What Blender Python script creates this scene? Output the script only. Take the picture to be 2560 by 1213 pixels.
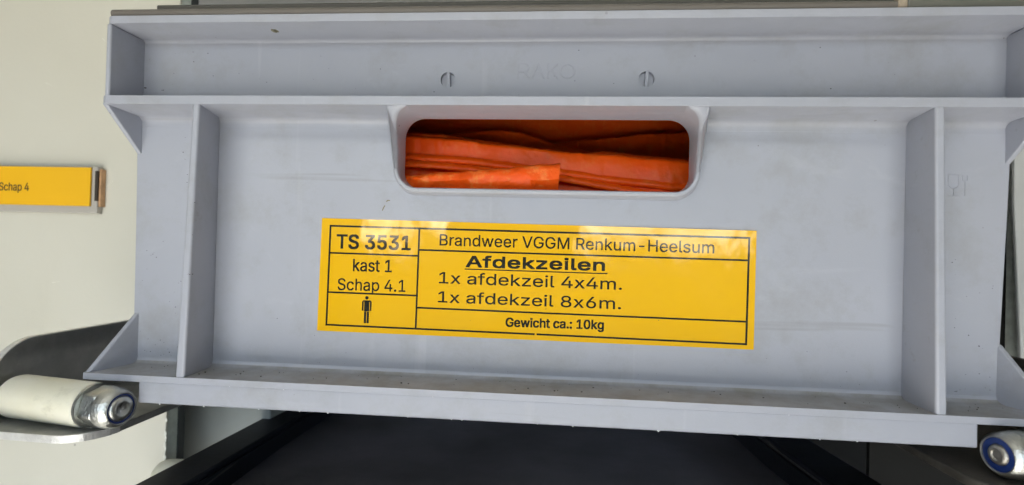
import bpy, bmesh, math, random, os
from mathutils import Matrix, Vector, noise, geometry
random.seed(7)
S = 0.001                      # everything below is measured in millimetres
scene = bpy.context.scene
for o in list(bpy.data.objects): bpy.data.objects.remove(o)
COL = scene.collection

# ---------------------------------------------------------------- camera
cam_d = bpy.data.cameras.new('camera')
cam = bpy.data.objects.new('camera', cam_d); COL.objects.link(cam)
right = Vector((0.99651, 0.07918, 0.0265)); fwd = Vector((-0.07949, 0.99678, 0.01074)); up = Vector((-0.02556, -0.01281, 0.99959))
M = Matrix.Identity(4)
for i in range(3):
    M[i][0] = right[i]; M[i][1] = up[i]; M[i][2] = -fwd[i]
M[0][3], M[1][3], M[2][3] = 0.00486, -0.21283, -0.02347
cam.matrix_world = M
cam_d.sensor_width = 36; cam_d.lens = 1271.07 / 2560 * 36
cam_d.dof.use_dof = True; cam_d.dof.focus_distance = 0.232; cam_d.dof.aperture_fstop = 10
cam_d.clip_start = 0.01; cam_d.clip_end = 400
scene.camera = cam

# ---------------------------------------------------------------- daylight
SUN_EL, SUN_AZ = math.radians(50), math.radians(-128)      # azimuth measured from +Y towards +X: from the front left, high; the roof keeps it off the crate
world = bpy.data.worlds.new('World'); scene.world = world; world.use_nodes = True
wn = world.node_tree; wn.nodes.clear()
sky = wn.nodes.new('ShaderNodeTexSky'); sky.sky_type = 'NISHITA'; sky.sun_disc = False
sky.sun_elevation = SUN_EL; sky.sun_rotation = SUN_AZ; sky.dust_density = 2.5; sky.ozone_density = 1.0
bg = wn.nodes.new('ShaderNodeBackground'); bg.inputs['Strength'].default_value = 0.14
wo = wn.nodes.new('ShaderNodeOutputWorld')
wn.links.new(sky.outputs[0], bg.inputs['Color']); wn.links.new(bg.outputs[0], wo.inputs['Surface'])
sd = bpy.data.lights.new('sun', 'SUN'); sd.energy = 4.5; sd.angle = math.radians(0.5); sd.color = (1.0, 0.95, 0.87)
sun = bpy.data.objects.new('sun', sd); COL.objects.link(sun)
to_sun = Vector((math.sin(SUN_AZ) * math.cos(SUN_EL), math.cos(SUN_AZ) * math.cos(SUN_EL), math.sin(SUN_EL)))
sun.rotation_euler = to_sun.to_track_quat('Z', 'Y').to_euler(); sun.location = to_sun * 20
scene.view_settings.view_transform = 'Standard'; scene.view_settings.look = 'None'
scene.view_settings.gamma = 1; scene.view_settings.exposure = 2.6
scene.cycles.max_bounces = 10; scene.cycles.diffuse_bounces = 6; scene.cycles.caustics_reflective = False; scene.cycles.caustics_refractive = False

# ---------------------------------------------------------------- materials
class NT:
    def __init__(s, name):
        s.m = bpy.data.materials.new(name); s.m.use_nodes = True; s.t = s.m.node_tree
        s.b = s.t.nodes['Principled BSDF']
        s.geo = None
    def n(s, typ, **kw):
        nd = s.t.nodes.new(typ)
        for k, v in kw.items(): setattr(nd, k, v)
        return nd
    def l(s, a, b): s.t.links.new(a, b)
    def pos(s, scale=1.0, stretch=None):
        g = s.n('ShaderNodeNewGeometry'); mp = s.n('ShaderNodeMapping')
        st = stretch or (1, 1, 1)
        mp.inputs['Scale'].default_value = tuple(scale * c for c in st)
        s.l(g.outputs['Position'], mp.inputs['Vector']); return mp.outputs[0]
    def noise(s, scale, detail=4, rough=.55, stretch=None, dist=0):
        nd = s.n('ShaderNodeTexNoise'); nd.inputs['Scale'].default_value = 1
        nd.inputs['Detail'].default_value = detail; nd.inputs['Roughness'].default_value = rough; nd.inputs['Distortion'].default_value = dist
        s.l(s.pos(scale, stretch), nd.inputs['Vector']); return nd.outputs['Fac']
    def ramp(s, fac, a, b, ca=(0, 0, 0, 1), cb=(1, 1, 1, 1)):
        r = s.n('ShaderNodeValToRGB'); e = r.color_ramp.elements
        e[0].position = a; e[1].position = b; e[0].color = ca; e[1].color = cb
        s.l(fac, r.inputs['Fac']); return r.outputs['Color']
    def mix(s, fac, a, b, typ='MIX'):
        m = s.n('ShaderNodeMix', data_type='RGBA', blend_type=typ)
        if isinstance(fac, float): m.inputs[0].default_value = fac
        else: s.l(fac, m.inputs[0])
        for v, i in ((a, 6), (b, 7)):
            if isinstance(v, tuple): m.inputs[i].default_value = v if len(v) == 4 else v + (1,)
            else: s.l(v, m.inputs[i])
        return m.outputs[2]
    def math(s, op, a, b):
        m = s.n('ShaderNodeMath', operation=op)
        for v, i in ((a, 0), (b, 1)):
            if isinstance(v, (int, float)): m.inputs[i].default_value = v
            else: s.l(v, m.inputs[i])
        return m.outputs[0]
    def specks(s, scale, size, keep):
        v = s.n('ShaderNodeTexVoronoi'); v.inputs['Scale'].default_value = 1; v.inputs['Randomness'].default_value = 1
        s.l(s.pos(scale), v.inputs['Vector'])
        sep = s.n('ShaderNodeSeparateColor'); s.l(v.outputs['Color'], sep.inputs[0])
        near = s.math('LESS_THAN', v.outputs['Distance'], s.math('MULTIPLY', sep.outputs[1], size))
        return s.math('MULTIPLY', near, s.math('LESS_THAN', sep.outputs[0], keep))
    def bump(s, h, strength, dist=.001, coat=False):
        b = s.n('ShaderNodeBump'); b.inputs['Strength'].default_value = strength; b.inputs['Distance'].default_value = dist
        s.l(h, b.inputs['Height'])
        s.l(b.outputs[0], s.b.inputs['Normal'])
        if coat: s.l(b.outputs[0], s.b.inputs['Coat Normal'])
    def set(s, **kw):
        for k, v in kw.items():
            k = k.replace('_', ' ')
            inp = s.b.inputs[k]
            if hasattr(v, 'is_linked') or hasattr(v, 'node'): s.l(v, inp)
            else: inp.default_value = (v + (1,)) if isinstance(v, tuple) and len(v) == 3 and 'Radius' not in k else v
        return s.m

def mat_plastic(name='grey_moulded_plastic', dust=0.0):
    t = NT(name)
    col = t.mix(t.ramp(t.noise(7, 6, .6), .32, .70), (.335, .350, .400), (.378, .391, .443))
    # worn-in grime: olive dust in blotches, rubbed marks, drag scratches, dark grit
    col = t.mix(t.math('MULTIPLY', t.ramp(t.noise(30, 8, .72), .50, .76), .42), col, (.22, .215, .18))
    col = t.mix(t.math('MULTIPLY', t.ramp(t.noise(16, 6, .7, (1, 1, 2.2), 1.2), .60, .78), .22), col, (.55, .57, .60))
    col = t.mix(t.math('MULTIPLY', t.ramp(t.noise(90, 3, .6, (1, 1, .06)), .67, .74), .20), col, (.52, .53, .56))
    col = t.mix(t.math('MULTIPLY', t.ramp(t.noise(95, 3, .6, (.05, 1, 1.3)), .67, .73), .30), col, (.22, .22, .21))
    col = t.mix(t.math('MULTIPLY', t.math('MULTIPLY', t.specks(170, .12, .22), t.ramp(t.noise(18, 3), .45, .62)), .7), col, (.13, .12, .11))
    col = t.mix(t.math('MULTIPLY', t.specks(75, .045, .14), .7), col, (.10, .09, .08))
    if dust:                                                     # dirt that has settled on what faces up
        g = t.n('ShaderNodeNewGeometry'); sp = t.n('ShaderNodeSeparateXYZ'); t.l(g.outputs['True Normal'], sp.inputs[0])
        upw = t.math('GREATER_THAN', sp.outputs[2], .6)
        col = t.mix(t.math('MULTIPLY', upw, t.math('MULTIPLY', t.ramp(t.noise(48, 8, .7), .25, .62), dust)), col, (.19, .18, .145))
    fine = t.noise(1500, 2)
    t.bump(t.math('ADD', t.math('MULTIPLY', fine, .15), t.noise(26, 3)), .12, .002)
    rough = t.ramp(t.noise(40, 6, .7), .3, .75, (.28, .28, .28, 1), (.52, .52, .52, 1))
    return t.set(Base_Color=col, Roughness=rough, Specular_IOR_Level=.5)

def simple(name, col, rough=.5, metal=0.0, var=.12, scale=30, bump=.0, spec=.5, **kw):
    t = NT(name)
    dark = tuple(c * (1 - var) for c in col); lite = tuple(min(1, c * (1 + var)) for c in col)
    c = t.mix(t.ramp(t.noise(scale, 5), .3, .7), dark, lite)
    if bump: t.bump(t.noise(scale * 6, 4), bump, .001)
    t.set(Base_Color=c, Roughness=rough, Metallic=metal, Specular_IOR_Level=spec, **kw)
    return t.m

def mat_wall():
    t = NT('cream_wall_paint')
    col = t.mix(t.ramp(t.noise(5, 4), .35, .7), (.572, .556, .478), (.614, .601, .530))
    col = t.mix(t.math('MULTIPLY', t.specks(45, .05, .12), .6), col, (.18, .17, .14))
    col = t.mix(t.math('MULTIPLY', t.ramp(t.noise(14, 7, .75, (1, 1, .4)), .60, .82), .16), col, (.45, .43, .34))
    t.bump(t.math('ADD', t.noise(420, 2), t.math('MULTIPLY', t.noise(40, 3), 1.5)), .07, .001)
    return t.set(Base_Color=col, Roughness=.42)

def mat_sticker(name, col, coat=1.0):
    t = NT(name)
    # gently cockled laminated film with small trapped bubbles, shared by film and print
    h = t.math('ADD', t.math('MULTIPLY', t.noise(26, 3, .5), .85), t.math('MULTIPLY', t.noise(110, 2, .5), .06))
    h = t.math('ADD', h, t.math('MULTIPLY', t.specks(70, .13, .10), .05))
    t.bump(h, .45, .0016, True)
    c = t.mix(t.math('MULTIPLY', t.specks(70, .035, .22), .75), col, (.10, .06, .02))
    return t.set(Base_Color=c, Roughness=.6, Specular_IOR_Level=.08, Coat_Weight=coat, Coat_Roughness=.075, Coat_IOR=2.05)

def mat_tarp(name='orange_tarpaulin', crinkle=.42, wear=.22):
    t = NT(name)
    col = t.mix(t.ramp(t.noise(30, 4, .6), .3, .75), (.90, .080, .002), (.95, .120, .004))
    col = t.mix(t.math('MULTIPLY', t.ramp(t.noise(75, 6, .7), .62, .78), .22), col, (.42, .16, .05))
    col = t.mix(t.math('MULTIPLY', t.ramp(t.noise(160, 6, .75), .52, .68), wear), col, (.95, .34, .08))
    h = t.math('ADD', t.noise(60, 3, .55), t.math('MULTIPLY', t.noise(420, 3), .14))
    t.bump(h, crinkle, .003)
    return t.set(Base_Color=col, Roughness=.38, Specular_IOR_Level=.3)

def mat_steel():
    t = NT('galvanised_angle_steel')
    col = t.mix(t.ramp(t.noise(60, 6, .65), .35, .7), (.34, .34, .325), (.50, .50, .48))
    col = t.mix(t.math('MULTIPLY', t.ramp(t.noise(200, 4, .7), .66, .74), .6), col, (.62, .60, .55))
    t.bump(t.noise(160, 4, .6, (1, .25, 1)), .15, .001)
    return t.set(Base_Color=col, Metallic=.85, Roughness=t.ramp(t.noise(80, 4), .3, .7, (.30, .30, .30, 1), (.5, .5, .5, 1)))

def mat_nylon():
    t = NT('white_nylon')
    col = t.mix(t.ramp(t.noise(30, 5), .3, .7), (.70, .67, .53), (.78, .76, .65))
    col = t.mix(t.math('MULTIPLY', t.ramp(t.noise(120, 6, .7, (.6, 1, 1)), .54, .74), .36), col, (.32, .30, .22))
    t.bump(t.noise(250, 3), .10, .001)
    return t.set(Base_Color=col, Roughness=.42, Subsurface_Weight=.25, Subsurface_Radius=(.004, .004, .003), Subsurface_Scale=1.0)

def mat_lid():
    t = NT('worn_brown_grey_plastic')
    col = t.mix(t.ramp(t.noise(25, 4), .3, .7), (.125, .110, .094), (.150, .135, .117))
    col = t.mix(t.ramp(t.noise(260, 4, .7, (.6, 1, 1)), .70, .74), col, (.50, .42, .36))
    t.bump(t.noise(400, 3), .06, .001)
    return t.set(Base_Color=col, Roughness=.40)

def mat_black():
    t = NT('black_blue_plastic')
    col = t.mix(t.ramp(t.noise(40, 5), .3, .7), (.009, .010, .014), (.016, .018, .026))
    col = t.mix(t.specks(90, .05, .10), col, (.25, .24, .23))
    col = t.mix(t.math('MULTIPLY', t.ramp(t.noise(120, 2, .5, (1, .07, 1)), .70, .73), .5), col, (.16, .15, .14))
    t.bump(t.noise(220, 3), .12, .001)
    return t.set(Base_Color=col, Roughness=.5, Specular_IOR_Level=.2)

def mat_ground():
    t = NT('concrete_paving')
    col = t.mix(t.ramp(t.noise(1.3, 7, .6), .3, .7), (.36, .36, .34), (.44, .44, .41))
    t.bump(t.noise(30, 4), .3, .004)
    return t.set(Base_Color=col, Roughness=.85)

def mat_clear():
    t = NT('clear_acrylic')
    t.bump(t.noise(150, 3), .15, .001)
    return t.set(Base_Color=(.66, .63, .58), Roughness=.15, Transmission_Weight=.35, IOR=1.45)

PL = mat_plastic(); PLD = mat_plastic('dusty_grey_plastic', .8); WALL = mat_wall(); TARP = mat_tarp(); TARPF = mat_tarp('orange_tarpaulin_crinkled', .85, .55); STEEL = mat_steel(); STEELD = simple('dark_steel', (.115, .105, .09), .5, .5, .25, 60, .2); NYLON = mat_nylon(); LID = mat_lid(); BLACK = mat_black()
YEL = mat_sticker('yellow_laminated_film', (.82, .455, .0)); INK = mat_sticker('black_print_under_film', (.012, .009, .006))
CARD = simple('yellow_card', (.80, .44, .006), .55, var=.02); CARDINK = simple('printed_ink', (.05, .030, .012), .6)
ZINC = simple('zinc_plated_steel', (.55, .56, .53), .30, 1.0, .22, 160, .35); BLUE = simple('blue_nylon_insert', (.012, .035, .17), .35)
BOLT = simple('bolt_end_steel', (.42, .40, .36), .38, .9, .2, 300, .3)
POST = simple('grey_painted_post', (.36, .385, .37), .5, 0, .10, 12, .05); DARK = simple('dark_locker_and_shade', (.012, .012, .011), .6, 0, .2, 10, 0, .2)  # near-black locker tone, also on the sheet standing in for gap shade
JAMB = simple('scuffed_aluminium_edge', (.58, .62, .57), .55, .1, .22, 120, .2); SEAL = simple('dark_rubber_seal', (.045, .05, .05), .6)
CLEAR = mat_clear(); AMBER = simple('amber_tone', (.46, .27, .14), .4, 0, .25, 160); GRIT = simple('dark_grit', (.045, .038, .030), .8)
BURR = simple('white_scraped_plastic', (.70, .70, .70), .6); CHIP = simple('flaked_cream_paint', (.72, .72, .65), .5)
TRUCK = simple('white_body_paint', (.62, .62, .60), .4, var=.03, scale=3); PAVE = mat_ground()
RIGHTW = simple('grey_wall_paint', (.50, .51, .50), .45, 0, .05, 12, .05); TAN = simple('tan_clip', (.33, .27, .20), .5)

# ---------------------------------------------------------------- helpers
def link(o, parent=None):
    COL.objects.link(o)
    if parent is not None: o.parent = parent
    return o
def props(o, label=None, cat=None, group=None, kind=None):
    for k, v in (('label', label), ('category', cat), ('group', group), ('kind', kind)):
        if v: o[k] = v
    return o
def thing(name, label, cat, loc=(0, 0, 0), group=None):
    o = bpy.data.objects.new(name, None); o.empty_display_size = .02
    o.location = Vector(loc) * S; link(o); return props(o, label, cat, group)
def finish(name, bm, mat, parent=None, smooth=35, bevel=0, seg=2, off=(0, 0, 0)):
    """bm is in millimetres in world axes; off is the parent's place, so that the child sits right"""
    bmesh.ops.recalc_face_normals(bm, faces=bm.faces[:])
    me = bpy.data.meshes.new(name)
    o3 = Vector(off)
    for v in bm.verts: v.co = (v.co - o3) * S
    bm.to_mesh(me); bm.free(); me.materials.append(mat)
    for p in me.polygons: p.use_smooth = True
    me.set_sharp_from_angle(angle=math.radians(smooth))
    o = bpy.data.objects.new(name, me); link(o, parent)
    if bevel:
        b = o.modifiers.new('bevel', 'BEVEL'); b.width = bevel * S; b.segments = seg; b.limit_method = 'ANGLE'; b.angle_limit = math.radians(40)
        b.harden_normals = False
    return o
def NB(): return bmesh.new()
def box(bm, x0, x1, y0, y1, z0, z1):
    v = [bm.verts.new(p) for p in ((x0, y0, z0), (x1, y0, z0), (x1, y1, z0), (x0, y1, z0), (x0, y0, z1), (x1, y0, z1), (x1, y1, z1), (x0, y1, z1))]
    for f in ((0, 1, 2, 3), (4, 5, 6, 7), (0, 1, 5, 4), (1, 2, 6, 5), (2, 3, 7, 6), (3, 0, 4, 7)): bm.faces.new([v[i] for i in f])
    return bm
def extr(bm, prof, x0, x1, n=1, xf=None, rnd=0):
    """prof: closed (y,z) polygon swept along x"""
    rings = []; xs_ = [x0 + (x1 - x0) * i / n for i in range(n + 1)]
    if rnd:                                                     # plan corners rounded with radius rnd
        steps = [rnd * (1 - math.cos(math.pi / 2 * i / 6)) for i in range(7)]
        xs_ = [x0 + d for d in steps] + [x1 - d for d in steps[::-1]]
        xf = lambda x, y, z: (x, max(y, rnd - math.sqrt(max(0, rnd * rnd - max(0, rnd - min(x - x0, x1 - x)) ** 2))), z)
    for x in xs_:
        rings.append([bm.verts.new((x, y, z) if not xf else xf(x, y, z)) for y, z in prof])
    k = len(prof)
    for a, b in zip(rings, rings[1:]):
        for j in range(k): bm.faces.new((a[j], a[(j + 1) % k], b[(j + 1) % k], b[j]))
    bm.faces.new(rings[0]); bm.faces.new(rings[-1][::-1]); return bm
def prism(bm, a, b):
    """solid between two matching rings of points"""
    A = [bm.verts.new(p) for p in a]; B = [bm.verts.new(p) for p in b]; k = len(a)
    for j in range(k): bm.faces.new((A[j], A[(j + 1) % k], B[(j + 1) % k], B[j]))
    bm.faces.new(A); bm.faces.new(B[::-1]); return bm
def lathe(bm, prof, c, axis='x', n=40, flip=1):
    """prof: (along, radius) list revolved about an axis through c"""
    rings = []
    for a, r in prof:
        ring = []
        for i in range(n):
            t = 2 * math.pi * i / n; u, w = r * math.cos(t), r * math.sin(t)
            p = (c[0] + flip * a, c[1] + u, c[2] + w) if axis == 'x' else (c[0] + u, c[1] + flip * a, c[2] + w)
            ring.append(bm.verts.new(p))
        rings.append(ring)
    for a, b in zip(rings, rings[1:]):
        for i in range(n): bm.faces.new((a[i], a[(i + 1) % n], b[(i + 1) % n], b[i]))
    bm.faces.new(rings[0]); bm.faces.new(rings[-1][::-1]); return bm
def arc(c, r, a0, a1, n=6):
    return [(c[0] + r * math.cos(math.radians(a0 + (a1 - a0) * i / n)), c[1] + r * math.sin(math.radians(a0 + (a1 - a0) * i / n))) for i in range(n + 1)]
def boolean(o, cutter_bm):
    me = bpy.data.meshes.new('cut')
    bmesh.ops.recalc_face_normals(cutter_bm, faces=cutter_bm.faces[:])
    for v in cutter_bm.verts: v.co *= S
    cutter_bm.to_mesh(me); cutter_bm.free()
    c = bpy.data.objects.new('cut', me); COL.objects.link(c)
    m = o.modifiers.new('cut', 'BOOLEAN'); m.object = c; m.solver = 'EXACT'
    bpy.context.view_layer.update()
    dg = bpy.context.evaluated_depsgraph_get()
    new = bpy.data.meshes.new_from_object(o.evaluated_get(dg))
    o.modifiers.clear(); o.data = new; bpy.data.objects.remove(c)
    for p in new.polygons: p.use_smooth = True
    new.set_sharp_from_angle(angle=math.radians(35))
def rrect(x0, x1, z0, z1, rt, rb, n=8):
    pts = []
    for cx, cz, r, a in ((x1 - rt, z1 - rt, rt, 0), (x0 + rt, z1 - rt, rt, 90), (x0 + rb, z0 + rb, rb, 180), (x1 - rb, z0 + rb, rb, 270)):
        for i in range(n + 1):
            t = math.radians(a + 90 * i / n); pts.append((cx + r * math.cos(t), cz + r * math.sin(t)))
    return pts

FONT = None
try:
    FONT = bpy.data.fonts.load(os.path.join(bpy.utils.system_resource('DATAFILES'), 'fonts', 'Inter.woff2'))
except Exception:
    FONT = None
def glyph_outlines(body, spacing=1.0):
    cu = bpy.data.curves.new('txt', 'FONT'); cu.body = body; cu.size = 1; cu.space_character = spacing
    if FONT: cu.font = FONT
    o = bpy.data.objects.new('txt', cu); COL.objects.link(o); bpy.context.view_layer.update()
    c2 = o.to_curve(bpy.context.evaluated_depsgraph_get()); polys = []
    for sp in c2.splines:
        q = sp.bezier_points; pl = []
        for i in range(len(q)):
            a, b = q[i], q[(i + 1) % len(q)]
            pl += [(p.x, p.y) for p in geometry.interpolate_bezier(a.co, a.handle_right, b.handle_left, b.co, 6)[:-1]]
        if len(pl) > 2: polys.append(pl)
    o.to_curve_clear(); bpy.data.objects.remove(o); return polys
def text_bm(body, x0, x1, zb, cap, y, bold=0.0, spacing=1.0, slope=0.0, step=.07):
    """flat print: the string's ink fitted between x0 and x1, baseline zb, ascender height cap; filled row by row (non-zero winding)"""
    polys = glyph_outlines(body, spacing)
    xs = [p[0] for pl in polys for p in pl]; ys = [p[1] for pl in polys for p in pl]
    a, b = min(xs), max(xs); sx = (x1 - x0 - 2 * bold) / (b - a); sz = cap / max(ys)
    edges = []
    for pl in polys:
        P = [(x0 + bold + (x - a) * sx, y_ * sz) for x, y_ in pl]
        for p, q in zip(P, P[1:] + P[:1]):
            if p[1] != q[1]: edges.append((p, q))
    z0, z1 = min(ys) * sz, max(ys) * sz; n = int((z1 - z0) / step) + 1; rows = []
    for r in range(n):
        z = z0 + (r + .5) * step; cr_ = []
        for p, q in edges:
            if (p[1] <= z) != (q[1] <= z):
                cr_.append((p[0] + (q[0] - p[0]) * (z - p[1]) / (q[1] - p[1]), 1 if q[1] > p[1] else -1))
        cr_.sort(); w = 0; sp = []
        for x, d in cr_:
            if w == 0: st = x
            w += d
            if w == 0: sp.append((st - bold, x + bold))
        rows.append(sp)
    k = int(round(bold * .7 / step)); bm = NB()
    for r in range(-k, n + k):
        al = sorted(s_ for rr in range(max(0, r - k), min(n, r + k + 1)) for s_ in rows[rr]); mg = []
        for s_ in al:
            if mg and s_[0] <= mg[-1][1]: mg[-1][1] = max(mg[-1][1], s_[1])
            else: mg.append(list(s_))
        za = zb + z0 + r * step
        for u, v in mg:
            d0, d1 = slope * (u - x0), slope * (v - x0)
            bm.faces.new([bm.verts.new(p) for p in ((u, y, za + d0), (v, y, za + d1), (v, y, za + step + d1), (u, y, za + step + d0))])
    return bm

# ================================================================ the setting
g = finish('ground', box(NB(), -60000, 60000, -60000, 60000, -1400, -1350), PAVE); props(g, kind='structure')
g = finish('locker_roof', box(NB(), -1700, 1500, -1300, 1000, 330, 370), TRUCK); props(g, kind='structure')  # unseen roof, its overhang added to block the upper sky
g = finish('locker_back', box(NB(), -1600, 1400, 900, 940, -1000, 328), DARK); props(g, kind='structure')
g = finish('locker_floor', box(NB(), -1600, 1400, 118, 898, -1000, -960), DARK); props(g, kind='structure')
for x0, x1, y0 in ((500, 540, -950), (-780, -740, -800)):
    g = finish('side_blocker', box(NB(), x0, x1, y0, 103, -958, 328), DARK); props(g, kind='structure')  # unseen panels added on both sides to keep the light frontal
# unseen dark screens added behind the camera; their gaps shape the sticker's sky reflections
def sky_screen(a0, a1, h0, seed, R_=6000):
    bm = NB(); n = max(4, int((a1 - a0) * 1.2)); bot = []; top = []
    rr = random.Random(seed)
    for i in range(n + 1):
        t = math.radians(a0 + (a1 - a0) * i / n); r = R_ + rr.uniform(-150, 150); h = h0 * rr.uniform(.8, 1.1) * (.75 if i in (0, n) else 1)
        bot.append((r * math.sin(t), -r * math.cos(t), -1355)); top.append((r * math.sin(t), -r * math.cos(t), -1350 + h))
    prism(bm, bot + top[::-1], [(p[0] * 1.12, p[1] * 1.12, p[2]) for p in bot + top[::-1]])
    g = finish('sky_screen', bm, SCREEN); props(g, kind='structure')
SCREEN = simple('dark_screen', (.035, .05, .022), .7, 0, .5, 2)
for i, (a0, a1, h0) in enumerate(((-80, -21, 2150), (-17.3, -15.2, 2000), (-12.6, 4.0, 2250), (21, 80, 2150))): sky_screen(a0, a1, h0, i)
sky_screen(-24, 24, 1440, 9, 5600)

# ---- cream wall left of the opening
wl = thing('partition_wall', 'cream painted wall left of the grey crate, carrying the small yellow tag', 'wall', (-245.5, 104, -170))
W0 = (-245.5, 104, -170)
finish('wall_panel', box(NB(), -1600, -245.5, 104, 106, -960, 328), WALL, wl, bevel=.5, off=W0)
finish('wall_edge', box(NB(), -330, -246.0, 106, 115, -960, 328), JAMB, wl, off=W0)
finish('edge_seal', box(NB(), -330, -245.2, 115, 121, -960, 328), SEAL, wl, off=W0)
bm = NB()
for i in range(34):                                              # flaked paint curling off the cut edge
    z = random.choice((random.gauss(-158, 5), random.gauss(-166, 4), random.uniform(-178, -120)))
    s = random.uniform(.3, 1.1); x = -245.5 + random.uniform(-.3, .7)
    pts = [(x + s * random.uniform(.5, 1) * math.cos(t), 103.7 + random.uniform(-.4, .3), z + 1.5 * s * math.sin(t)) for t in (0, 1.2, 2.4, 3.7, 5)]
    prism(bm, pts, [(p[0], p[1] + .5, p[2]) for p in pts])
sc = NB()
for x, z, l, a in ((-293.5, 10.5, 5, .6), (-289.5, 13, 2.5, .9), (-340, 80, 7, -.4), (-268, -40, 5, 1.2), (-330, -55, 6, .2), (-255, 60, 4, 1.4), (-300, 110, 5, -.7)):
    d = Vector((math.cos(a), math.sin(a))); n2 = Vector((-d.y, d.x)) * .16
    q = [(x + n2.x, z + n2.y), (x + d.x * l, z + d.y * l), (x - n2.x, z - n2.y)]
    prism(sc, [(u, 103.93, w) for u, w in q], [(u, 104.2, w) for u, w in q])
finish('wall_scratch', sc, CHIP, wl, off=W0)['kind'] = 'stuff'
o = finish('flaked_paint', bm, CHIP, wl, off=W0); o['kind'] = 'stuff'

post = finish('rack_post', box(NB(), -300, -200.5, 150, 190, -958, 40), POST, bevel=1.5)
props(post, 'plain grey upright post in the gap between cream wall edge and black crate', 'post')

rw = thing('side_wall', 'light grey wall edge standing right of the grey crate beyond a dark gap', 'wall', (266, 104, 0))
rq = [(277, -90), (271.5, 10), (267, 328), (1380, 328), (1380, -92), (277, -92)]
finish('wall_panel', prism(NB(), [(x, 104, z) for x, z in rq], [(x, 106.5, z) for x, z in rq]), RIGHTW, rw, bevel=.6, off=(266, 104, 0))
finish('gap_shade', box(NB(), 203, 1380, 119, 122, -958, 328), DARK, rw, off=(266, 104, 0))  # dark sheet added so the gap reads as deep shade
finish('wall_edge', box(NB(), 279, 300, 106.5, 118, -92, 328), JAMB, rw, off=(266, 104, 0))

# ================================================================ the grey crate
D = 20.0
cr = thing('storage_crate', 'light grey plastic stacking crate with handle opening, ribs and large yellow inventory sticker', 'crate', (0, 0, -97))
CO = (0, 0, -97)
def part(name, bm, mat=PL, **kw): return finish(name, bm, mat, cr, off=CO, **kw)
# top rim: rounded nose, underside running back to the panel with a fillet
prof = [(0, 73.0), (0, 76.4), (24, 76.4), (24, 70.9), (20, 70.9)] + arc((18, 71.0), 2.2, 0, 90, 6)[1:-1] + [(17.6, 73.25)]
part('top_rim', extr(NB(), prof, -199.4, 199.4, 1, rnd=4.5), bevel=1.45, seg=4)
up_o = part('upper_panel', box(NB(), -198, 198, 20, 23.6, 40.3, 70.9))
up_o.location.z += 0
bm = NB(); lathe(bm, [(17, 3.7), (22.2, 3.5)], (-45.6, 0, 54.1), 'y'); 
# hole cutters need the crate's own frame
def cut(o, bm):
    bmesh.ops.translate(bm, verts=bm.verts[:], vec=(-CO[0], -CO[1], -CO[2]))
    par = o.parent; o.parent = None; bpy.context.view_layer.update()
    boolean(o, bm); o.parent = par
cut(up_o, bm)
bm = NB(); lathe(bm, [(17, 3.7), (22.2, 3.5)], (45.3, 0, 54.4), 'y'); cut(up_o, bm)
for cx, cz, tilt in ((-45.6, 54.1, .05), (45.3, 54.4, -.07)):
    bm = NB(); box(bm, -.75, .75, 20.1, 22.4, -3.65, 3.65)
    bmesh.ops.rotate(bm, verts=bm.verts[:], cent=(0, 21, 0), matrix=Matrix.Rotation(-tilt, 3, 'Y'))
    bmesh.ops.translate(bm, verts=bm.verts[:], vec=(cx + .1, 0, cz)); part('hole_bar', bm, bevel=.2)
def strokes(bm, segs, w, y0, y1):
    for i, ((xa, za), (xb, zb)) in enumerate(segs):
        d = Vector((xb - xa, zb - za)).normalized(); n2 = Vector((-d.y, d.x)) * w / 2; e = d * w * .3
        q = [(xa + n2.x - e.x, za + n2.y - e.y), (xb + n2.x + e.x, zb + n2.y + e.y), (xb - n2.x + e.x, zb - n2.y + e.y), (xa - n2.x - e.x, za - n2.y - e.y)]
        yy = y0 - .004 * i
        prism(bm, [(x, yy, z) for x, z in q], [(x, y1, z) for x, z in q])
    return bm
def loop(pts, closed=False): return list(zip(pts, pts[1:] + (pts[:1] if closed else [])))[:None if closed else len(pts) - 1]
L0, L1 = 54.9, 61.3
seg = [((-13, L0), (-13, L1))] + loop([(-13, L1)] + arc((-10, 59.6), 1.75, 90, -90, 6) + [(-13, 57.8)]) + [((-10, 57.8), (-8, L0))]
seg += [((-6.6, L0), (-3.8, L1)), ((-3.8, L1), (-1, L0)), ((-5.6, 57), (-2, 57))] + [((.8, L0), (.8, L1)), ((.8, 57.6), (4.8, L1)), ((2.2, 58.9), (5.2, L0))]
seg += loop([(9.8 + 3.2 * math.cos(t * .5236), 58.1 + 3.2 * math.sin(t * .5236)) for t in range(12)], True)
part('embossed_lettering', strokes(NB(), seg, .8, 19.78, 20.5), bevel=.1)
# recess end plates
for s in (-1, 1):
    bm = NB(); prism(bm, [(s * 198.4, .4, 40), (s * 198.4, .4, 73.2), (s * 199.6, 20.5, 73.2), (s * 199.2, 20.5, 40)],
                     [(s * 196.2, .4, 40), (s * 196.2, .4, 73.2), (s * 196.6, 20.5, 73.2), (s * 196.4, 20.5, 40)])
    part('recess_end_plate', bm, bevel=.7)
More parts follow.
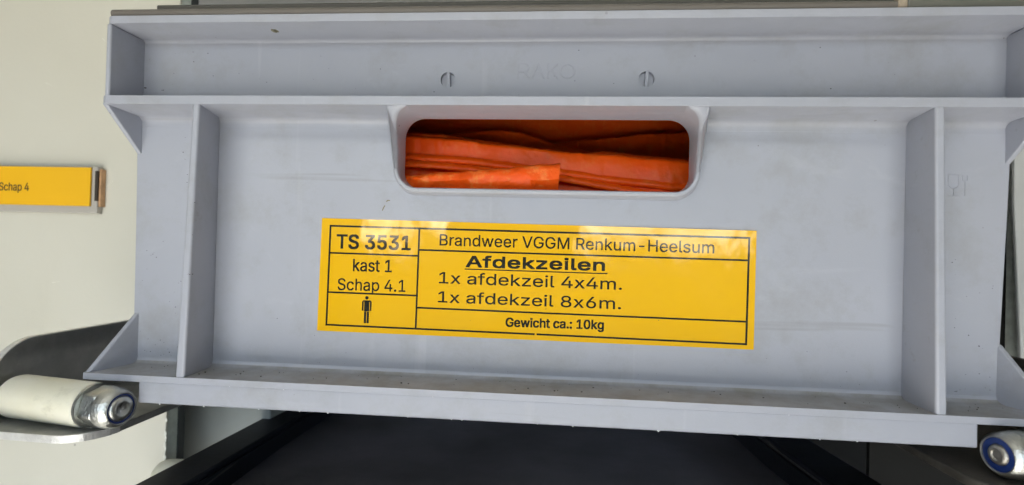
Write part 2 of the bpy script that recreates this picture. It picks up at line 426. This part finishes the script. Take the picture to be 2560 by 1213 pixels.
# middle ledge
prof = [(0, 36.7), (0, 40.5), (19.9, 40.5), (19.9, 40.4), (23.6, 40.4), (23.6, 31), (20, 31), (20, 31.6)] + arc((16.2, 31.6), 3.8, 0, 90, 8)[1:-1] + [(16.2, 35.6)]
prof = [(0, 36.7), (0, 40.5), (24, 40.5), (24, 31), (20, 31)] + arc((16.6, 32.2), 3.4, 0, 90, 8)[1:-1] + [(16.4, 35.65)]
hole = rrect(-66.7, 66.5, 2.6, 37.4, 10, 8.6)
ml = part('middle_ledge', extr(NB(), prof, -200.9, 200.9, 1, rnd=4.5))
bm = NB(); prism(bm, [(x, 10, z) for x, z in hole], [(x, 40, z) for x, z in hole]); cut(ml, bm)
b = ml.modifiers.new('bevel', 'BEVEL'); b.width = 1.6 * S; b.segments = 4; b.limit_method = 'ANGLE'; b.angle_limit = math.radians(40)
# front panel: very slightly crowned field inside the ribs
def sm(a, b, t):
    t = max(0, min(1, (t - a) / (b - a))); return t * t * (3 - 2 * t)
def ypanel(x, z):
    inx = sm(-156, -147, x) * (1 - sm(146, 155.5, x)); inz = sm(-83, -77.5, z) * (1 - sm(25.5, 29, z))
    return D - .75 * inx * inz + .18 * math.sin(x * .021 + z * .03)
bm = NB(); xs = []; x = -1.0
nx = [-1 + 2 * i / 120 for i in range(121)]; nz = [-81 + 112 * j / 56 for j in range(57)]
def half(z, s): return (198.9 + (z - 31) * .016) if s < 0 else (198.8 + (z - 31) * .033)
F = [[bm.verts.new((u * half(z, u), ypanel(u * half(z, u), z), z)) for u in nx] for z in nz]
B = [[bm.verts.new((u * half(z, u), 23.6, z)) for u in (-1, 1)] for z in nz]
for j in range(56):
    for i in range(120): bm.faces.new((F[j][i], F[j][i + 1], F[j + 1][i + 1], F[j + 1][i]))
    bm.faces.new((B[j][0], B[j + 1][0], B[j + 1][1], B[j][1]))
    bm.faces.new((F[j][0], F[j + 1][0], B[j + 1][0], B[j][0])); bm.faces.new((F[j][120], B[j][1], B[j + 1][1], F[j + 1][120]))
bm.faces.new([F[0][i] for i in range(121)] + [B[0][1], B[0][0]]); bm.faces.new([F[56][i] for i in range(121)] + [B[56][1], B[56][0]])
fp = part('front_panel', bm)
bm = NB(); prism(bm, [(x, 10, z) for x, z in hole], [(x, 40, z) for x, z in hole]); cut(fp, bm)
# bottom ledge
prof = [(0, -87.4), (0, -84.5), (17, -84.1)] + arc((17.2, -81.2), 2.8, -90, 0, 6)[1:-1] + [(20, -81), (23.6, -81), (23.6, -87.4)]
part('bottom_ledge', extr(NB(), prof, -204.4, 204.4, 1, rnd=1.6), PLD, bevel=1.1, seg=4)
# foot, with a slightly ragged moulding edge
bm = NB(); prof = [(1.6, -87.2), (1.6, -97.3), (30, -97.3), (30, -87.2)]
extr(bm, prof, -178.4, 173.4, 150, lambda x, y, z: (x, y, z + (random.uniform(-.05, .04) if z < -90 else 0)))
part('foot', bm, bevel=.8)
bm = NB()
for i in range(22):                                              # scraped white burrs along the moulding edges
    x = random.uniform(-170, 168)
    z, y = random.choice(((-97.35, 1.9), (-97.35, 1.9), (-87.4, .2)))
    w = random.uniform(.15, .6); h = .6 * random.random() ** 2.5 + .06
    a = [(x - w, y - .15, z + .3), (x + w, y - .15, z + .3), (x + w * random.uniform(-.5, .5), y - .25, z - h)]
    prism(bm, a, [(p[0], p[1] + .5, p[2]) for p in a])
o = part('plastic_burr', bm, BURR); o['kind'] = 'stuff'
# upright ribs
for fi, fo, bi, bo in (((-152.8, -156.0), (-156.4, -160.2), (-156.6, -156.2), (-160.2, -160.6)),):
    pass
for q in ({'ft': (-156.1, -152.7), 'fb': (-160.1, -155.9), 'bt': (-160.5, -156.8), 'bb': (-160.8, -156.4)},
          {'ft': (154.4, 158.3), 'fb': (156.8, 161.0), 'bt': (156.5, 160.5), 'bb': (156.4, 161.0)}):
    bm = NB()
    prism(bm, [(q['ft'][0], .25, 37.4), (q['ft'][1], .25, 37.4), (q['fb'][1], .25, -85.2), (q['fb'][0], .25, -85.2)],
          [(q['bt'][0], 20.6, 37.4), (q['bt'][1], 20.6, 37.4), (q['bb'][1], 20.6, -85.2), (q['bb'][0], 20.6, -85.2)])
    part('rib', bm, bevel=1.1, seg=4)
# corner gussets
for s in (-1, 1):
    for pts in (((199.8, .6, 37.2), (199.0, 20.8, 37.2), (198.9, 20.8, 17.0)), ((203.9, .6, -85.0), (196.9, 20.8, -85.0), (197.2, 20.8, -59.0))):
        bm = NB(); prism(bm, [(s * p[0], p[1], p[2]) for p in pts], [(s * (p[0] - 2.4), p[1], p[2]) for p in pts]); part('gusset', bm, bevel=.5)
# crate body behind the front
part('side_wall_panel', box(NB(), -198.5, -195.5, 23.7, 600, -86, 76))
part('side_wall_panel', box(NB(), 193, 196, 23.7, 600, -86, 76))
part('base_panel', box(NB(), -195, 192.5, 23.7, 600, -87, -84))
part('back_panel', box(NB(), -195, 192.5, 597, 600, -83.5, 76))
# handle collar
def ring(x0, x1, z0, z1, rt, rb, yf): return [(x, yf(z), z) for x, z in rrect(x0, x1, z0, z1, rt, rb, 14)]
yfr = lambda z: .45 + 9.2 * sm(0, 1, (36.6 - z) / 11) + max(0, 36.6 - z) * .12      # stands full depth at the ledge, lower round the hole
bm = NB(); cst = lambda c: (lambda z: c)
R = [ring(-66.1, 65.9, 3.2, 36.8, 9.5, 8.0, cst(24.2)), ring(-66.0, 65.8, 3.3, 36.7, 9.5, 8.0, cst(22.5)), ring(-66.0, 65.8, 3.3, 36.7, 9.5, 8.0, cst(20.0)),
     ring(-66.2, 66.0, 3.0, 36.9, 10.2, 8.4, lambda z: min(19.5, yfr(z) + 1.3)), ring(-66.5, 66.3, 2.6, 37.2, 10.4, 8.8, lambda z: yfr(z) + .3), ring(-67.1, 66.9, 1.9, 37.8, 9.0, 9.3, yfr),
     ring(-67.7, 67.5, 1.2, 39.2, 4.0, 9.8, lambda z: yfr(z) + .15), ring(-68.3, 68.1, .5, 39.6, 2.5, 10.4, lambda z: yfr(z) + .9), ring(-68.6, 68.4, .2, 39.7, 2.5, 10.8, lambda z: max(17.6, yfr(z) + 1.5)),
     ring(-69.2, 69.0, -.5, 39.8, 2.5, 11.3, cst(19.3)), ring(-70.8, 70.6, -2.0, 39.9, 2.5, 12.5, cst(20.4)), ring(-70.8, 70.6, -2.0, 39.9, 2.5, 12.5, cst(23.0))]
V = [[bm.verts.new(p) for p in r] for r in R]; k = len(V[0])
for a, b2 in zip(V, V[1:] + V[:1]):
    for j in range(k): bm.faces.new((a[j], a[(j + 1) % k], b2[(j + 1) % k], b2[j]))
part('handle_frame', bm, smooth=50)
# moulded food-safe mark: cup and fork
bm = NB()
for a in (((174.0, 13.0), (178.3, 13.0)), ((174.0, 13.0), (174.0, 8.6)), ((178.3, 13.0), (178.3, 8.6)), ((174.0, 8.6), (175.2, 7.2)), ((178.3, 8.6), (177.1, 7.2)), ((175.2, 7.2), (177.1, 7.2)),
          ((176.2, 7.2), (176.2, 4.0)), ((174.2, 4.0), (178.2, 4.0)), ((180.8, 10.5), (180.8, 4.0)), ((179.8, 10.5), (181.8, 10.5)), ((179.8, 12.6), (179.8, 10.5)), ((181.8, 12.6), (181.8, 10.5))):
    (xa, za), (xb, zb) = a; d = Vector((xb - xa, zb - za)).normalized(); n2 = Vector((-d.y, d.x)) * .22
    q = [(xa + n2.x, za + n2.y), (xb + n2.x, zb + n2.y), (xb - n2.x, zb - n2.y), (xa - n2.x, za - n2.y)]
    prism(bm, [(x, 19.62, z) for x, z in q], [(x, 20.6, z) for x, z in q])
part('moulded_mark', bm)
# loose grit and lint lying on the ledges and stuck to the panels
bm = NB()
def fleck(x, y, z, r, nrm='y'):
    n = random.randint(4, 6); t0 = random.random() * 6
    st = random.uniform(.35, 1)
    ring_ = []
    for i in range(n):
        t = t0 + 6.283 * i / n; rr = r * random.uniform(.6, 1.1)
        u, w = rr * math.cos(t), rr * st * math.sin(t)
        ring_.append((x + u, y, z + w) if nrm == 'y' else (x + u, y + w, z))
    d = (0, -.22, 0) if nrm == 'y' else (0, 0, .3)
    prism(bm, [tuple(Vector(p) + Vector(d)) for p in ring_], ring_)
for i in range(60):
    fleck(random.uniform(-195, 195), random.uniform(5, 19), -84.25, random.choice((.15, .2, .3, .45)), 'z')
for i in range(110):
    x = random.choice((random.uniform(-195, -161), random.uniform(162, 193), random.uniform(-150, 150))); z = -80 + 60 * random.random() ** 2
    fleck(x, ypanel(x, z), z, random.choice((.12, .15, .2, .3)))
for i in range(46): fleck(-194 + 384 * random.random() ** 1.6, 20, 42 + 28 * random.random() ** 1.5, random.choice((.12, .16, .22, .32)))
for i in range(12): fleck(random.uniform(-160, -153), .2, random.uniform(-80, 34), random.choice((.15, .22, .3)))
for x, z, r in ((-195.6, 50, .8), (-196, 44, .9), (-36.9, 45.6, .8), (-34.5, 43.5, .35)): fleck(x, 19.95, z, r)
o = part('loose_grit', bm, GRIT); o['kind'] = 'stuff'
bm = NB()
for pts in (((-74.8, -7.6), (-74.2, -6.2), (-73.6, -5.2)), ((-73.0, -3.4), (-72.2, -2.7), (-71.3, -2.9))):
    for a, b2 in zip(pts, pts[1:]):
        d = Vector((b2[0] - a[0], b2[1] - a[1])).normalized(); n2 = Vector((-d.y, d.x)) * .2
        q = [(a[0] + n2.x, a[1] + n2.y), (b2[0] + n2.x, b2[1] + n2.y), (b2[0] - n2.x, b2[1] - n2.y), (a[0] - n2.x, a[1] - n2.y)]
        prism(bm, [(x, 18.9, z) for x, z in q], [(x, 19.4, z) for x, z in q])
part('grass_wisp', bm, simple('dry_grass', (.20, .17, .07), .7))

bm = NB()
for x, z, w, h in ((-124.8, 73.9, 1.5, .25), (-123.6, 73.9, 1.0, .4)):
    pts = [(x + w * math.cos(t) * random.uniform(.7, 1), 9.5 + 2.2 * math.sin(t) * random.uniform(.7, 1), 73.02) for t in [i * .785 for i in range(8)]]
    prism(bm, pts, [(p[0], p[1], p[2] + .5) for p in pts])
part('mud_smear', bm, simple('dried_mud', (.20, .185, .12), .8))
# ---- the big yellow sticker
SY = 19.0
bm = NB(); c = [(-103.8, -11.7), (94.4, -13.0), (94.2, -65.4), (-104.6, -64.8)]
N1, N2 = 60, 18; grid = []
for j in range(N2 + 1):
    row = []
    for i in range(N1 + 1):
        u, w = i / N1, j / N2
        x = (c[0][0] * (1 - u) + c[1][0] * u) * (1 - w) + (c[3][0] * (1 - u) + c[2][0] * u) * w
        z = (c[0][1] * (1 - u) + c[1][1] * u) * (1 - w) + (c[3][1] * (1 - u) + c[2][1] * u) * w
        row.append(bm.verts.new((x, SY - .02, z)))
    grid.append(row)
for j in range(N2):
    for i in range(N1): bm.faces.new((grid[j][i], grid[j][i + 1], grid[j + 1][i + 1], grid[j + 1][i]))
r = bmesh.ops.extrude_face_region(bm, geom=bm.faces[:])
for v in [q for q in r['geom'] if isinstance(q, bmesh.types.BMVert)]: v.co.y += .16
stk = part('inventory_sticker', bm, YEL); stk['label'] = 'large glossy yellow inventory sticker listing the tarpaulins in black print'
TY = SY - .05
def ink(name, bm): return finish(name, bm, INK, stk, off=CO)
SL = -.0045
for s, x0, x1, zb, cap, kw in (
    ('TS 3531', -96.4, -60.7, -25.75, 6.5, dict(bold=.26, slope=.003)),
    ('kast 1', -88.1, -69.4, -36.2, 5.6, dict(bold=.13)),
    ('Schap 4.1', -95.2, -62.7, -45.3, 5.5, dict(bold=.07, slope=.004)),
    ('Brandweer VGGM Renkum-Heelsum', -47.2, 76.4, -23.1, 5.2, dict(bold=.07, slope=-.003)),
    ('Afdekzeilen', -34.7, 28.7, -32.7, 5.2, dict(bold=.27, slope=.002, spacing=1.03)),
    ('1x afdekzeil 4x4m.', -47.0, 36.4, -40.6, 5.3, dict(bold=.07, slope=-.004)),
    ('1x afdekzeil 8x6m.', -47.2, 36.2, -49.4, 5.2, dict(bold=.07, slope=-.003)),
    ('Gewicht ca.: 10kg', -15.6, 28.9, -59.4, 4.1, dict(slope=.010, bold=.20))):
    ink('printed_line', text_bm(s, x0, x1, zb, cap, TY, **kw))
bm = NB()
def stroke(a, b2, w):
    d = Vector((b2[0] - a[0], b2[1] - a[1])).normalized(); n2 = Vector((-d.y, d.x)) * w / 2; e = d * w / 2
    q = [(a[0] + n2.x - e.x, a[1] + n2.y - e.y), (b2[0] + n2.x + e.x, b2[1] + n2.y + e.y), (b2[0] - n2.x + e.x, b2[1] - n2.y + e.y), (a[0] - n2.x - e.x, a[1] - n2.y - e.y)]
    return q
lines = [((-99.5, -15.3), (91.3, -16.3), .9), ((91.3, -16.3), (90.9, -63.1), .9), ((-100.1, -61.8), (-2.6, -62.4), .85), ((-.9, -62.4), (90.9, -63.1), .85), ((-99.5, -15.3), (-100.1, -61.8), .9),
         ((-56.9, -15.5), (-57.3, -62.0), .85), ((-99.5, -28.0), (-57.0, -28.3), .8), ((-99.8, -46.5), (-57.1, -46.7), .8), ((-57.0, -25.5), (91.2, -26.2), .8), ((-57.2, -52.3), (91.0, -53.2), .8), ((-34.9, -33.75), (29.6, -33.9), .5)]
for i, (a, b2, w) in enumerate(lines):
    q = stroke(a, b2, w); yy = TY - .002 * i
    bm.faces.new([bm.verts.new((x, yy, z)) for x, z in q])
ink('printed_rule', bm)
bm = NB(); cx = -80.9                                               # standing figure pictogram
bm.faces.new([bm.verts.new((cx + .85 * math.cos(t * .4488), TY, -48.55 + .85 * math.sin(t * .4488))) for t in range(14)])
for x0, x1, z0, z1 in ((cx - 1.25, cx + 1.25, -54.9, -49.75), (cx - 2.3, cx - 1.5, -54.6, -50.3), (cx + 1.5, cx + 2.3, -54.6, -50.3), (cx - 1.2, cx - .12, -60.4, -55), (cx + .12, cx + 1.2, -60.4, -55)):
    bm.faces.new([bm.verts.new(p) for p in ((x0, TY, z0), (x1, TY, z0), (x1, TY, z1), (x0, TY, z1))])
bm.faces.new([bm.verts.new(p) for p in ((cx - 2.3, TY - .003, -50.4), (cx + 2.3, TY - .003, -50.4), (cx + 1.7, TY - .003, -49.7), (cx - 1.7, TY - .003, -49.7))])
ink('figure_symbol', bm)

# ================================================================ folded tarpaulins inside
def lerp(pts, x):
    if x <= pts[0][0]: return pts[0][1] + (x - pts[0][0]) * (pts[1][1] - pts[0][1]) / (pts[1][0] - pts[0][0])
    for (a, za), (b2, zb) in zip(pts, pts[1:]):
        if x <= b2: return za + (zb - za) * (x - a) / (b2 - a)
    return pts[-1][1] + (x - pts[-1][0]) * (pts[-1][1] - pts[-2][1]) / (pts[-1][0] - pts[-2][0])
def fold(ridge, x0, x1, y, drop, bulge, back=30, rise=0, seed=0, amp=1.0, r=1.6, slant=0):
    """a layer of cloth folded over a ridge line: back sheet, rounded ridge, bulging front"""
    n = 200; prof = [(back, -drop * .25 + rise), (back * .5, -drop * .06 + rise * .5), (r * 1.6, -.3), (r * .9, 0), (r * .2, -r * .22), (-.15, -r * .8)]
    for j in range(1, 13):
        t = j / 12; prof.append((-bulge * math.sin(math.pi * min(1, t * .9)) - .15, -r * .8 - (drop - r) * t))
    bm = NB(); rows = []
    for i in range(n + 1):
        x = x0 + (x1 - x0) * i / n; zr = lerp(ridge, x); row = []
        for dy, dz in prof:
            p = Vector((x * .030 + seed * 7.3, dz * .07 + seed, dy * .05))
            q = Vector((x * .11 + seed * 3.1, dz * .22, dy * .1 + seed))
            e = amp * (noise.noise(p) * 2.4 + noise.noise(q) * .5 - .55 * math.exp(-(noise.noise(Vector((x * .055 + seed * 9, dz * .02 + seed, 3))) / .05) ** 2))
            e += .22 * noise.noise(Vector((x * .45 + seed, dz * .5, seed))) - .5 * amp * math.exp(-(noise.noise(Vector((x * .16 + seed, dz * .16, seed * 2))) / .035) ** 2)
            ez = amp * noise.noise(Vector((x * .06 + seed, seed * 2.7, 0))) * .7 + .28 * noise.noise(Vector((x * .33 + seed, seed, 1)))
            row.append(bm.verts.new((x, y + dy + e + slant * (x - x0), zr + dz + ez)))
        rows.append(row)
    for a, b2 in zip(rows, rows[1:]):
        for j in range(len(prof) - 1): bm.faces.new((a[j], a[j + 1], b2[j + 1], b2[j]))
    return bm
def cloth(o, t=.8):
    m = o.modifiers.new('solid', 'SOLIDIFY'); m.thickness = t * S; m.offset = 1; return o
T1 = (-40, 40, -83.9)
ta = thing('folded_tarpaulin', 'bright orange tarpaulin roll end lying in front at the lower left of the handle opening', 'tarpaulin', T1, 'folded orange tarpaulins in the crate')
# rolled end nearest the hole
bm = NB(); n = 70; rows = []
ra = [(-100, 7), (-66.7, 9.9), (-44, 12.0), (-30.5, 13.3), (-10, 15.2), (6.6, 16.6)]
for i in range(n + 1):
    x = -100 + 106.8 * i / n; zt = lerp(ra, x); ht = 19 + .055 * (x + 100); row = []
    for j in range(26):
        t = 2 * math.pi * j / 26
        nn = noise.noise(Vector((x * .12, math.cos(t) * 1.3, math.sin(t) * 1.3))) * 1.0 + noise.noise(Vector((x * .35, math.cos(t) * 2.5, math.sin(t) * 2.5))) * .55
        pinch = -.9 * math.exp(-((x + 33) / 1.6) ** 2) - .6 * math.exp(-((x + 40) / 1.0) ** 2)
        ry, rz = 8 + nn + pinch, ht / 2 + nn * .7 + pinch * .6
        ct, st = math.cos(t), math.sin(t)
        zz = zt - ht / 2 + rz * math.copysign(abs(st) ** .75, st); yy = 26.5 + ry * math.copysign(abs(ct) ** .75, ct)
        lim = 24.4 - 8 * max(0, min(1, (zz - 4.2) / 4)) * max(0, min(1, (x + 64) / 5)) + .5 * nn
        d_ = yy - lim; row.append(bm.verts.new((x + .8 * st, lim + (d_ + math.sqrt(d_ * d_ + 3)) / 2, zz)))
    rows.append(row)
for a, b2 in zip(rows, rows[1:]):
    for j in range(26): bm.faces.new((a[j], a[(j + 1) % 26], b2[(j + 1) % 26], b2[j]))
# hollow end: lip turned inwards
inner = [bm.verts.new((v.co.x - .4, 26.5 + (v.co.y - 26.5) * .86, 7 + (v.co.z - 7) * .88)) for v in rows[-1]]
deep = [bm.verts.new((v.co.x - 7, 26.5 + (v.co.y - 26.5) * .8, 7 + (v.co.z - 7) * .8)) for v in rows[-1]]
for a, b2 in ((rows[-1], inner), (inner, deep)):
    for j in range(26): bm.faces.new((a[j], a[(j + 1) % 26], b2[(j + 1) % 26], b2[j]))
bm.faces.new(deep); bm.faces.new(rows[0])
finish('rolled_end', bm, TARPF, ta, smooth=60, off=T1)
cloth(finish('fold', fold([(-70.3, 18.9), (-46.3, 17.4), (-24.1, 15.1), (7.7, 12.6), (46.5, 6.4)], -110, 60, 38, 2.6, .6, 12, seed=2, amp=.25, r=1.0), TARP, ta, smooth=60, off=T1))
T2 = (0, 120, -83.9)
tb = thing('folded_tarpaulin', 'deep orange tarpaulin folded in long layers filling the back of the handle opening', 'tarpaulin', T2, 'folded orange tarpaulins in the crate')
def tf(*a, **k): cloth(finish('fold', fold(*a, **k), TARP, tb, smooth=60, off=T2))
tf([(-120, 33), (-74.2, 32.2), (-53.4, 31.9), (-23.7, 28.5), (7.5, 25.1), (38.1, 23.4), (72.1, 20.4), (120, 17)], -130, 130, 44, 46, 1.6, 12, seed=1, amp=.9, r=1.8)
tf([(-120, 35), (-80, 35.4), (-50, 34.0), (-24, 30.6), (5, 26.6), (30, 24)], -130, 30, 50, 30, .7, 8, seed=11, amp=.5, r=.8)
tf([(-120, 25), (-70, 23.2), (-40, 21.6), (0, 17.0), (40, 12.4), (72, 9.2), (120, 5)], -130, 130, 42, 3.2, .9, 10, seed=12, amp=.35, r=1.0)
tf([(7.7, 24.5), (22.6, 27.6), (31.1, 28.9), (50.1, 26.5), (75.1, 25.1), (120, 24)], 8, 130, 60, 30, .8, 12, seed=4, amp=.4, r=.9)
tf([(-120, 41), (-80.9, 39.6), (-56, 38.6), (-28.4, 33.7), (-14.7, 32.0), (10, 28)], -130, 20, 66, 40, .8, 10, seed=5, amp=.5, r=1.0)
tf([(-90, 37), (-58.7, 40.8), (-27.7, 43.2), (-15.8, 42.1), (3.1, 36.2), (12.5, 34.6), (30, 30)], -100, 40, 76, 46, 1.0, 8, seed=6, amp=.5, r=1.2)
tf([(-20, 35), (-6.6, 37.1), (22.2, 41), (55.3, 44.2), (83.2, 45.7), (120, 46)], -20, 135, 88, 50, 2.0, 10, seed=8, amp=.8, r=1.4)
tf([(-140, 74), (140, 74)], -175, 175, 112, 100, 3.5, 120, seed=9, amp=1.2, r=5)

# ================================================================ lid above, black crate below
LO = (0, 10, 75.8)
lid = thing('crate_lid', 'worn brown grey lid with a scratched rounded lip lying on top of the grey crate', 'lid', LO)
prof = [(2.2, 76.45)] + arc((2.9, 78.2), 2.1, 250, 110, 8) + [(6, 80.3), (30, 80.3), (30, 76.45)]
finish('lid_lip', extr(NB(), prof, -197.2, 140.2, 1), LID, lid, bevel=.4, off=LO)
finish('lid_panel', box(NB(), -178, 190, 4, 600, 80.32, 83.2), simple('dark_lid_plastic', (.065, .062, .052), .5), lid, bevel=.8, off=LO)
finish('lid_skirt', box(NB(), 144.5, 199, 2.0, 30, 76.5, 84), simple('grey_brown_skirt', (.125, .125, .105), .5), lid, bevel=.9, off=LO)
finish('lid_clip', box(NB(), 140.4, 144.3, 1.2, 30, 76.9, 82), TAN, lid, bevel=.7, off=LO)

# black crate hung one level lower, its rails sloping slightly down towards the back
bc = thing('storage_crate', 'open black blue plastic crate hanging below the grey crate', 'crate', (-4, 30, -148.5))
bc.rotation_euler = (-.051, 0, .026)
def bpart(name, bm, mat=BLACK, **kw): return finish(name, bm, mat, bc, **kw)
RW = 24
bpart('side_rim', box(NB(), -200, -200 + RW, -60, 540, -4, 0), bevel=1.2)
bpart('side_rim', box(NB(), 200 - 30, 200, -60, 540, -4, 0), bevel=1.2)
bpart('end_rim', box(NB(), -200 + RW, 170, -60, -40, -4.1, -.1), bevel=1.2)
bpart('end_rim', box(NB(), -200 + RW, 170, 520, 540, -4.1, -.1), bevel=1.2)
for x0, x1 in ((-179, -176), (167, 170)): bpart('side_wall_panel', box(NB(), x0, x1, -40, 520, -100, -4.2), bevel=.4)
bpart('end_wall_panel', box(NB(), -176, 167, -43, -40, -100, -4.2)); bpart('end_wall_panel', box(NB(), -176, 167, 520, 523, -100, -4.2))
bpart('base_panel', box(NB(), -176, 167, -40, 520, -103, -100))
INS = simple('charcoal_cover', (.125, .120, .130), .6, 0, .35, 14, .3)
bm = NB(); n = 30; G = []
for j in range(n + 1):
    G.append([bm.verts.new((-175.5 + 342 * i / n, -39 + 558 * j / n, -16 + 3.0 * noise.noise(Vector((i * .17, j * .17, 2))) + 3.5 * math.sin(math.pi * i / n))) for i in range(n + 1)])
for j in range(n):
    for i in range(n): bm.faces.new((G[j][i], G[j][i + 1], G[j + 1][i + 1], G[j + 1][i]))
r = bmesh.ops.extrude_face_region(bm, geom=bm.faces[:])
for v in [q for q in r['geom'] if isinstance(q, bmesh.types.BMVert)]: v.co.z -= 5
bpart('inner_cover', bm, INS)

# ================================================================ roller rails
def turn(bm, piv, ang):
    bmesh.ops.rotate(bm, verts=bm.verts[:], cent=piv, matrix=Matrix.Rotation(ang, 3, 'Z')); return bm
def lock_nut(par, off, c, dirx, ang, ri):
    """hexagon nut with collar, blue nylon ring (inner radius ri) and bolt end; dirx points along the bolt towards the free end"""
    X, Y, Z = c
    bm = NB(); hexr = 9.2
    A = [(X, Y + hexr * math.cos(math.radians(60 * i + 14)), Z + hexr * math.sin(math.radians(60 * i + 14))) for i in range(6)]
    Bq = [(X + dirx * 7.5, p[1], p[2]) for p in A]; prism(bm, A, Bq)
    nut = finish('lock_nut', turn(bm, c, ang), ZINC, par, bevel=.9, seg=3, off=off)
    def sub(name, bm, m): return finish(name, turn(bm, c, ang), m, nut, off=off, smooth=50)
    sub('nut_collar', lathe(NB(), [(7.2, 8.7), (8.2, 8.75), (10.6, 8.5), (12.2, 8.0), (13.2, 7.3), (13.6, 6.7), (13.4, 6.3), (11, 6.3)], c, 'x', 40, dirx), ZINC)
    sub('nylon_ring', lathe(NB(), [(10, 6.7), (12.9, 6.5), (13.1, 6.0), (13.0, ri + .1), (10, ri)], c, 'x', 40, dirx), BLUE)
    sub('bolt_end', lathe(NB(), [(6, ri - .02), (13.0, ri - .02), (13.9, ri - .5), (14.3, ri * .62), (14.2, ri * .5), (13.7, ri * .42), (13.6, .1)], c, 'x', 32, dirx), ZINC if ri > 4.5 else BOLT)
LITEDGE = simple('lit_edge_metal', (.74, .73, .70), .42, .55, .12, 140, .3)  # brighter metal carrying the edge highlight of the left rail
def rail(s, webx, toex, label, roll_y, nutx, ang, ri, STEEL):
    RO = (s * webx, 0, -110)
    t = thing('roller_rail', label, 'rail', RO, 'roller rails under the grey crate')
    # side plate with a rounded front end, flange with a rounded toe, one bent sheet
    P = [(360, -72.6), (16, -72.2)] + [(16 - 21 * math.sin(a), -93 + 20.8 * math.cos(a)) for a in [i * math.pi / 2 / 20 for i in range(1, 21)]] + [(-9, -103), (-13, -110), (360, -110)]
    bm = NB(); prism(bm, [(s * webx, y, z) for y, z in P], [(s * (webx + 3.2), y, z) for y, z in P]); finish('side_plate', bm, STEEL, t, bevel=.5, off=RO)
    w = toex; pl = [(webx - .1, -13.5), (w + 16, -15.0)] + [(w + 16 - 16 * math.sin(a), 1 - 16 * math.cos(a)) for a in [i * math.pi / 2 / 20 for i in range(1, 21)]] + [(w, 360), (webx - .1, 360)]
    bm = NB(); prism(bm, [(s * x, y, -110.4) for x, y in pl], [(s * x, y, -107.0) for x, y in pl]); finish('flange', bm, STEEL, t, bevel=.5, off=RO)
    c = (s * nutx, roll_y, -97.4)
    finish('roller', turn(lathe(NB(), [(0, 7.5), (.6, 9.2), (1.6, 9.7), (43, 9.7), (44.6, 9.3), (45.6, 8.2), (46, 5)], (s * (nutx + 2.2), roll_y, -97.4), 'x', 48, s), c, ang), NYLON, t, smooth=50, off=RO)
    finish('washer', turn(lathe(NB(), [(0, 5), (0, 9.5), (1.6, 9.5), (1.6, 5)], (s * (nutx + .5), roll_y, -97.4), 'x', 40, s), c, ang), ZINC, t, off=RO)
    lock_nut(t, RO, (s * (nutx + .3), roll_y, -97.4), -s, ang, ri)
    if s < 0:                                                     # polished cut edges, light on their front faces put into a brighter colour
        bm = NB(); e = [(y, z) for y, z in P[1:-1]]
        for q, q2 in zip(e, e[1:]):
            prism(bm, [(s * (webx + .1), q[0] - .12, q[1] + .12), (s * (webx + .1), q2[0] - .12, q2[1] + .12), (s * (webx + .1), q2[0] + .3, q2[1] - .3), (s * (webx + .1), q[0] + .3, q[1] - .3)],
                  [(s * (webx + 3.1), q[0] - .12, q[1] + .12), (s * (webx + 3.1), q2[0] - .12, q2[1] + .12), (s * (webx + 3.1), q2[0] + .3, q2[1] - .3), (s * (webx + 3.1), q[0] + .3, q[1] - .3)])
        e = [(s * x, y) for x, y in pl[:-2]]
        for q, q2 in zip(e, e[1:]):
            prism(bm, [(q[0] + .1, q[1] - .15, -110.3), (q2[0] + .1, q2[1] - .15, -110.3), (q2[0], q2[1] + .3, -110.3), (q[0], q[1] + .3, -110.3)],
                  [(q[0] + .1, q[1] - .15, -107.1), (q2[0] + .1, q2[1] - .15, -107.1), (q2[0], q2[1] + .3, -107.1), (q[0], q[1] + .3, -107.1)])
        finish('lit_edge', bm, LITEDGE, t, off=RO, smooth=60)
    return t
rail(-1, 243.2, 186, 'galvanised angle rail with white nylon roller, left under the grey crate', -4.0, 192.0, math.radians(-9), 5.4, STEEL)
rail(1, 240.0, 166, 'angle rail at the right bottom corner, lock nut with wide blue ring', -2.0, 189.0, math.radians(8), 3.9, STEELD)  # right rail has a darker, browner steel tone than the left
gr = thing('guide_roller', 'white nylon guide roller low at the wall edge beside the black crate', 'roller', (-244, 92, -173))
RO = (-244, 92, -173)
finish('roller', lathe(NB(), [(0, 4), (1, 6.2), (3, 8.3), (6, 9.6), (9, 10), (34, 10), (35, 9), (35.2, 5)], (-241.5, 92, -173), 'x', 40), NYLON, gr, smooth=50, off=RO)
finish('bracket', box(NB(), -245.0, -241.8, 84, 126, -192, -178), STEEL, gr, bevel=.5, off=RO)

# ================================================================ small yellow tag on the wall
TO = (-350, 104, 8)
tg = thing('shelf_tag', 'small yellow shelf tag reading Schap 4 in a clear holder on the cream wall', 'tag', TO)
finish('clear_holder', box(NB(), -420, -295.4, 99.6, 103.9, -8.0, 23.0), CLEAR, tg, bevel=.5, off=TO)
finish('end_slot', box(NB(), -297.3, -295.2, 99.3, 102.6, .2, 20.2), simple('dark_slot', (.03, .022, .015), .6), tg, bevel=.3, off=TO)
finish('end_strip', box(NB(), -295.15, -293.6, 100.2, 104, -3.5, 21.4), AMBER, tg, bevel=.4, off=TO)  # amber brown tone along the holder's right end
cd = finish('yellow_card', box(NB(), -418, -299.4, 98.2, 99.3, -3.3, 22.1), CARD, tg, off=TO)
finish('printed_line', text_bm('Schap 4', -364.6, -342.8, 6.0, 5.3, 98.1, bold=.13), CARDINK, cd, off=TO)
